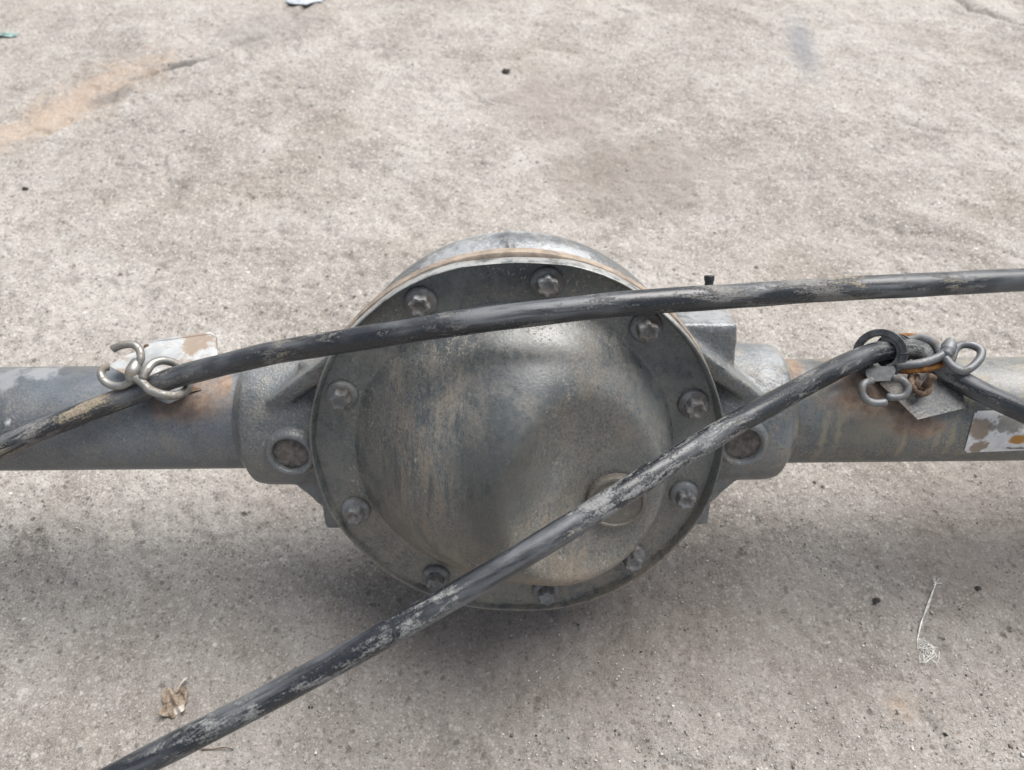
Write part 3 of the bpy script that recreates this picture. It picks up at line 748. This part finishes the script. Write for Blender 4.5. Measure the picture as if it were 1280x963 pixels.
# left zinc wire clip
cl = empty('wire_clip', Vector(wl(166, 470, -.012)))
tag(cl, 'shiny zinc wire clip with curled hooks gripping the cable at the bright bracket', 'clip')
def under(o, p):
    o.parent = p; o.matrix_parent_inverse = Matrix.Translation(-p.location); return o
under(wire('hook', [(141, 437, -.012), (146, 434, -.012), (156, 431, -.013), (166, 431, -.013), (174, 437, -.014), (176, 448, -.015), (171, 460, -.016), (165, 470, -.016)], .0027, MAT_WIRE), cl)
under(wire('hook', [(136, 459, -.008), (130, 460, -.010), (126, 467, -.012), (130, 476, -.013), (140, 482, -.014), (152, 483, -.015), (162, 478, -.016), (168, 471, -.016)], .0027, MAT_WIRE), cl)
under(wire('clasp_loop', [(164, 470, -.017), (176, 477, -.020), (188, 488, -.023), (206, 494, -.024), (222, 494, -.021), (233, 488, -.012), (236, 478, -.002), (232, 465, .001), (222, 456, -.001), (206, 451, -.007), (192, 454, -.013), (184, 463, -.018), (178, 474, -.020)], .0030, MAT_WIRE), cl)
under(wire('knot', [(171, 451, -.014), (168, 460, -.017), (165, 468, -.018), (164, 476, -.017)], .0044, MAT_WIRE, rfun=lambda t, L: .72 + .4 * math.sin(t * math.pi)), cl)
# right black ring clip with open wire hooks
P3 = lambda u, v, d: CAM + ray(u, v) * d
def wired(name, pts, r, mat, parent, **k):
    return under(tube_obj(name, [tuple(P3(*p)) for p in pts], r, mat, None, n=14, step=.0015, **k), parent)
cr = empty('ring_clip', P3(1103, 470, .54))
tag(cr, 'black ring clip round the cable with grey open hooks below it', 'clip')
def ring_band(name, centre, e1, e2, ro, ri, depth, mat, parent, a0=0, a1=360, n=64):
    """flat band ring in plane e1,e2; thickness along the normal"""
    nrm = e1.cross(e2).normalized(); V, Fc = [], []
    m = n + 1
    for k in range(m):
        a = math.radians(a0 + (a1 - a0) * k / n); d = e1 * math.cos(a) + e2 * math.sin(a)
        for (r, h) in ((ro, -depth / 2), (ro, depth / 2), (ri, depth / 2), (ri, -depth / 2)): V.append(centre + d * r + nrm * h)
    for k in range(m - 1):
        for j in range(4):
            l = (j + 1) % 4; Fc.append((k * 4 + j, k * 4 + l, (k + 1) * 4 + l, (k + 1) * 4 + j))
    Fc.append((0, 1, 2, 3)); Fc.append(tuple(m * 4 - 4 + j for j in (3, 2, 1, 0)))
    o = mesh_obj(name, V, Fc, mat, None, True, 30)
    bv = o.modifiers.new('bevel', 'BEVEL'); bv.width = .0005; bv.segments = 2
    return under(o, parent)
cc = P3(1100, 443, .551)
tcab = (P3(1130, 436, .555) - P3(1060, 454, .538)).normalized()
e1 = (rgt * .84 - fwd * .54).normalized()
e2 = (upv - e1 * upv.dot(e1)).normalized()
ring_band('ring', cc, e1, e2, .0180, .0130, .006, MAT_CLIP, cr)
ring_band('dust_seal', cc + tcab * .003, e1, e2, .0130, .0088, .004, MAT_SEAL, cr, -75, 95)
ring_band('dust_seal', cc + tcab * .003, e1, e2, .0130, .0105, .004, MAT_SEAL, cr, 215, 275)
for q, (ro, dd) in enumerate(((.0128, .010), (.0116, .0145), (.0108, .019))):
    ring_band('rubber_rib', cc + tcab * dd, e1 * .9 - tcab * .1, e2, ro, .0074, .0032, MAT_RUBBER, cr)
bm = bmesh.new(); prism_bm(bm, [P3(1084, 462, .543), P3(1122, 462, .539), P3(1119, 477, .531), P3(1086, 479, .533)], AX.to_3x3() @ Vector((0, .005, .001)))
bmesh.ops.bevel(bm, geom=list(bm.edges), offset=.0012, segments=2, affect='EDGES')
under(bm_obj('neck', bm, MAT_CLIP), cr)
wired('hook', [(1090, 476, .532), (1080, 480, .530), (1077, 489, .529), (1082, 499, .529), (1093, 504, .529), (1107, 503, .530)], .0026, MAT_WIRE_DARK, cr)
wired('hook', [(1116, 473, .532), (1127, 475, .530), (1135, 484, .529), (1131, 494, .529), (1120, 497, .530), (1109, 496, .532)], .0026, MAT_WIRE_DARK, cr)
# right grey wire loop clip
cw = empty('wire_clip', P3(1185, 440, .54))
tag(cw, 'dull grey wire clip with a closed loop beside the orange rusty ring', 'clip')
wired('strand', [(1121, 457, .545), (1140, 456, .540), (1160, 452, .539), (1176, 445, .539), (1184, 437, .540)], .0031, MAT_WIRE_DARK, cw)
wired('strand', [(1134, 426, .568), (1150, 423, .564), (1164, 427, .556), (1173, 434, .548), (1177, 444, .541)], .0031, MAT_WIRE_DARK, cw)
wired('loop', [(1181, 447, .538), (1190, 458, .535), (1203, 464, .533), (1215, 459, .534), (1225, 448, .537), (1226, 438, .540), (1216, 432, .543), (1203, 431, .545), (1194, 437, .545), (1190, 448, .543), (1186, 452, .541)], .0029, MAT_WIRE_DARK, cw)
wired('knot', [(1188, 427, .545), (1186, 435, .541), (1182, 445, .538)], .0042, MAT_WIRE_DARK, cw, rfun=lambda t, L: .8 + .35 * math.sin(t * math.pi) + .12 * math.sin(L * 1500))
wired('rust_rim', [(1124, 421, .572), (1134, 420, .571), (1144, 421, .570)], .0022, MAT_ORANGE, cw)

# ================================================================== LITTLE THINGS ON THE GROUND
def rock(name, u, v, size, mat, label, cat, seed, group=None, flat=.6):
    p = ground_px(u, v); bm = bmesh.new(); bmesh.ops.create_icosphere(bm, subdivisions=2, radius=1)
    rnd = random.Random(seed)
    ph = [rnd.uniform(0, 6) for _ in range(6)]
    for vv in bm.verts:
        c = vv.co; k = 1 + .22 * math.sin(3 * c.x + ph[0]) * math.sin(2.6 * c.y + ph[1]) + .18 * math.sin(5 * c.z + ph[2] + 3 * c.x) + rnd.uniform(-.1, .1)
        vv.co = Vector((c.x * size * k, c.y * size * k * .8, c.z * size * k * flat))
    o = bm_obj(name, bm, mat, None, True, 35); o.location = (p.x, p.y, gz(p.x, p.y) + size * flat * .45); o.rotation_euler = (0, 0, rnd.uniform(0, 6))
    return tag(o, label, cat, group)
MAT_DARKST = plain('dark_stone', (.045, .04, .037), .85, .3, 150)
MAT_WHITE = plain('pale_chip', (.72, .71, .69), .7, .4, 200, .2)
rock('pebble', 632, 90, .0062, MAT_DARKST, 'dark pebble on bare concrete beyond the crown of the housing', 'pebble', 3)
rock('pebble', 1094, 753, .0031, MAT_DARKST, 'small dark pebble beside the frayed white thread', 'pebble', 4)
rock('pebble', 1220, 738, .0027, MAT_DARKST, 'small dark pebble out past the frayed white thread', 'pebble', 5)
rock('pebble', 32, 237, .0045, MAT_DARKST, 'dark pebble on concrete behind the left tube', 'pebble', 6)
# dry crumpled leaf
def leaf():
    p = ground_px(220, 880); N = 26; V, Fc = [], []
    rnd = random.Random(2)
    for i in range(N):
        for j in range(N):
            a, b = i / (N - 1) * 2 - 1, j / (N - 1) * 2 - 1
            t = math.atan2(b, a); rr = max(abs(a), abs(b))
            edge = 1.0 + .10 * math.sin(3 * t + .5) + .05 * math.sin(7 * t) + .05 * math.sin(12 * t + 2)
            x, y = (a * .75 + b * .2) * edge * .0115, (b * .8 - a * .2) * edge * .0125
            z = .0035 + .0028 * math.sin(a * 3.2 + 1) * math.cos(b * 2.6) + .0016 * math.sin(a * 7 + b * 5) + .0022 * rr * rr * math.sin(2 * t + 1) + .0006 * rnd.uniform(-1, 1)
            V.append((x, y, z))
    for i in range(N - 1):
        for j in range(N - 1):
            Fc.append((i * N + j, (i + 1) * N + j, (i + 1) * N + j + 1, i * N + j + 1))
    nn = NT('dry_leaf'); f = nn.noise(nn.obj, 170, 6, .65); g2 = nn.noise(nn.obj, 60, 3, .5)
    c = nn.ramp(f, [(.3, (.11, .08, .06)), (.48, (.23, .18, .135)), (.62, (.36, .30, .24))])
    c = nn.mix(nn.ss(g2, .56, .64), c, (.55, .5, .44))
    mt = nn.done(c, .8, 0, nn.bump(f, .5, .0008), .3)
    e = empty('dry_leaf', (p.x, p.y, gz(p.x, p.y) + .0005)); e.rotation_euler = (0, 0, .35)
    o = mesh_obj('blade', V, Fc, mt, e); sm = o.modifiers.new('thick', 'SOLIDIFY'); sm.thickness = .0006
    tube_obj('stalk', [(.002, .006, .004), (.007, .012, .0042), (.010, .014, .0044), (.012, .0145, .004)], .0008, mt, e, n=8, step=.001, rfun=lambda t, L: 1 + .4 * math.sin(L * 700))
    tag(e, 'crumpled brown dry leaf lying on the concrete by the slanting cable', 'leaf')
leaf()
# frayed white thread
def thread():
    rnd = random.Random(11); e0 = ground_px(1150, 790)
    e = empty('frayed_thread', (e0.x, e0.y, 0)); tag(e, 'frayed white thread with a teased-out end on the concrete', 'thread')
    def gp(u, v, h=.0012):
        p = ground_px(u, v); return Vector((p.x - e0.x, p.y - e0.y, gz(p.x, p.y) + h))
    def many(name, chains, r):
        V, Fc = [], []
        for ch in chains:
            v, f, _ = tube_data(ch, r, n=6, step=.0015); k = len(V); V += v; Fc += [tuple(i + k for i in q) for q in f]
        mesh_obj(name, V, Fc, plain('grey_white_fibre', (.68, .67, .64), .8), e)
    many('twist', [[gp(1168 + rnd.uniform(-1, 1), 731), gp(1163 + rnd.uniform(-1.3, 1.3), 744, .0018), gp(1156 + rnd.uniform(-1.3, 1.3), 762, .0014), gp(1149 + rnd.uniform(-1.3, 1.3), 780, .0018), gp(1145 + rnd.uniform(-1, 1), 800)] for _ in range(3)], .00022)
    many('end_tuft', [[gp(1167, 733), gp(1167 + rnd.uniform(-5, 8), 730 + rnd.uniform(-4, 6), .003)] for _ in range(7)], .0002)
    many('teased_end', [[gp(1146 + rnd.uniform(-2, 2), 800), gp(1150 + rnd.uniform(-6, 14), 810 + rnd.uniform(-6, 6), .002), gp(1157 + rnd.uniform(-14, 14), 818 + rnd.uniform(-9, 9), .003), gp(1158 + rnd.uniform(-14, 14), 822 + rnd.uniform(-10, 10), .001), gp(1159 + rnd.uniform(-14, 12), 826 + rnd.uniform(-10, 10), .001)] for _ in range(11)], .00015)
thread()
def scrap(name, u, v, sx, sy, mat, label, rz, seed):
    p = ground_px(u, v); rnd = random.Random(seed); N = 14; V, Fc = [], []
    for i in range(N):
        for j in range(N):
            a, b = i / (N - 1) * 2 - 1, j / (N - 1) * 2 - 1
            V.append((a * sx * (1 - .25 * abs(b) ** 2 + .1 * math.sin(b * 5)), b * sy * (1 - .2 * a * a + .12 * math.sin(a * 6)), .003 + .002 * math.sin(a * 4 + seed) * math.cos(b * 3) + rnd.uniform(-.0005, .0005)))
    for i in range(N - 1):
        for j in range(N - 1): Fc.append((i * N + j, (i + 1) * N + j, (i + 1) * N + j + 1, i * N + j + 1))
    o = mesh_obj(name, V, Fc, mat); o.location = (p.x, p.y, gz(p.x, p.y)); o.rotation_euler = (0, 0, rz)
    sm = o.modifiers.new('thick', 'SOLIDIFY'); sm.thickness = .0008
    tag(o, label, 'scrap')
scrap('plastic_scrap', 382, 2, .034, .016, plain('milky_plastic', (.38, .41, .45), .3, .5, 60, .25), 'flat milky scrap of plastic at the end of the ground crack', .1, 2)
scrap('foil_scrap', 8, 46, .022, .006, plain('green_foil', (.16, .24, .22), .35, .5, 120, 1.2), 'narrow grey green scrap beyond the rust stain', .05, 5)
# a thin bent twig
tw = tube_obj('twig', [tuple(ground_px(u, v) + Vector((0, 0, .0015))) for u, v in ((252, 938), (268, 937), (282, 935), (292, 938))], .00045, MAT_RUST, n=6, step=.002)
tag(tw, 'hair thin bent twig on the concrete under the slanting cable', 'twig')
# grit strewn over the ground: nobody could count it
def grit():
    rng = np.random.default_rng(5); N = 60000
    # denser towards the camera side, where single grains can still be seen
    y = -.28 + 1.36 * rng.random(N) ** 1.5; x = rng.uniform(-.9, .9, N) * (.45 + .55 * (y + .28) / 1.36)
    x += .03 * (fbm(x, y, 14, 2, .5, 60) - .5)
    keep = fbm(x, y, 9, 3, .55, 61) > .36 + .22 * rng.random(N); x, y = x[keep], y[keep]; N = len(x)
    sz = .00035 + .0009 * rng.random(N) ** 3 + np.where(rng.random(N) < .012, .0016 * rng.random(N), 0)
    ix = np.clip(np.searchsorted(gx, x), 0, len(gx) - 1); iy = np.clip(np.searchsorted(gy, y), 0, len(gy) - 1)
    z = Z[iy, ix]
    base = np.array([(1, 0, 0), (-1, 0, 0), (0, 1, 0), (0, -1, 0), (0, 0, 1), (0, 0, -1)], float)
    tri = np.array([(0, 2, 4), (2, 1, 4), (1, 3, 4), (3, 0, 4), (2, 0, 5), (1, 2, 5), (3, 1, 5), (0, 3, 5)])
    q = base[None] * rng.uniform(.5, 1.3, (N, 6, 1)) + rng.uniform(-.28, .28, (N, 6, 3))
    q[:, :, 2] = q[:, :, 2] * .75 + .15
    a = rng.uniform(0, 6.3, N)[:, None]
    px = q[:, :, 0] * np.cos(a) - q[:, :, 1] * np.sin(a); py = q[:, :, 0] * np.sin(a) + q[:, :, 1] * np.cos(a)
    co = np.stack([x[:, None] + px * sz[:, None], y[:, None] + py * sz[:, None], z[:, None] + q[:, :, 2] * sz[:, None]], -1).reshape(-1, 3).astype(np.float32)
    f = (tri[None] + (np.arange(N) * 6)[:, None, None]).reshape(-1, 3).astype(np.int32)
    me = bpy.data.meshes.new('grit')
    me.vertices.add(len(co)); me.vertices.foreach_set('co', co.ravel())
    me.loops.add(f.size); me.loops.foreach_set('vertex_index', f.ravel())
    me.polygons.add(len(f)); me.polygons.foreach_set('loop_start', np.arange(0, f.size, 3, dtype=np.int32))
    for m in (plain('grey_grit', (.33, .305, .275), .85, .3, 300), plain('brown_grit', (.17, .148, .128), .85, .3, 300), MAT_DARKST, plain('light_grit', (.50, .48, .45), .8, .3, 300), MAT_WHITE): me.materials.append(m)
    me.polygons.foreach_set('material_index', np.repeat(rng.choice(5, N, p=(.38, .30, .06, .24, .02)), 8).astype(np.int32))
    me.update(calc_edges=True); me.validate()
    o = link_mesh('grit', me, None, None, False)
    tag(o, 'fine loose grit strewn over the worn concrete', 'grit', None, 'stuff')
grit()
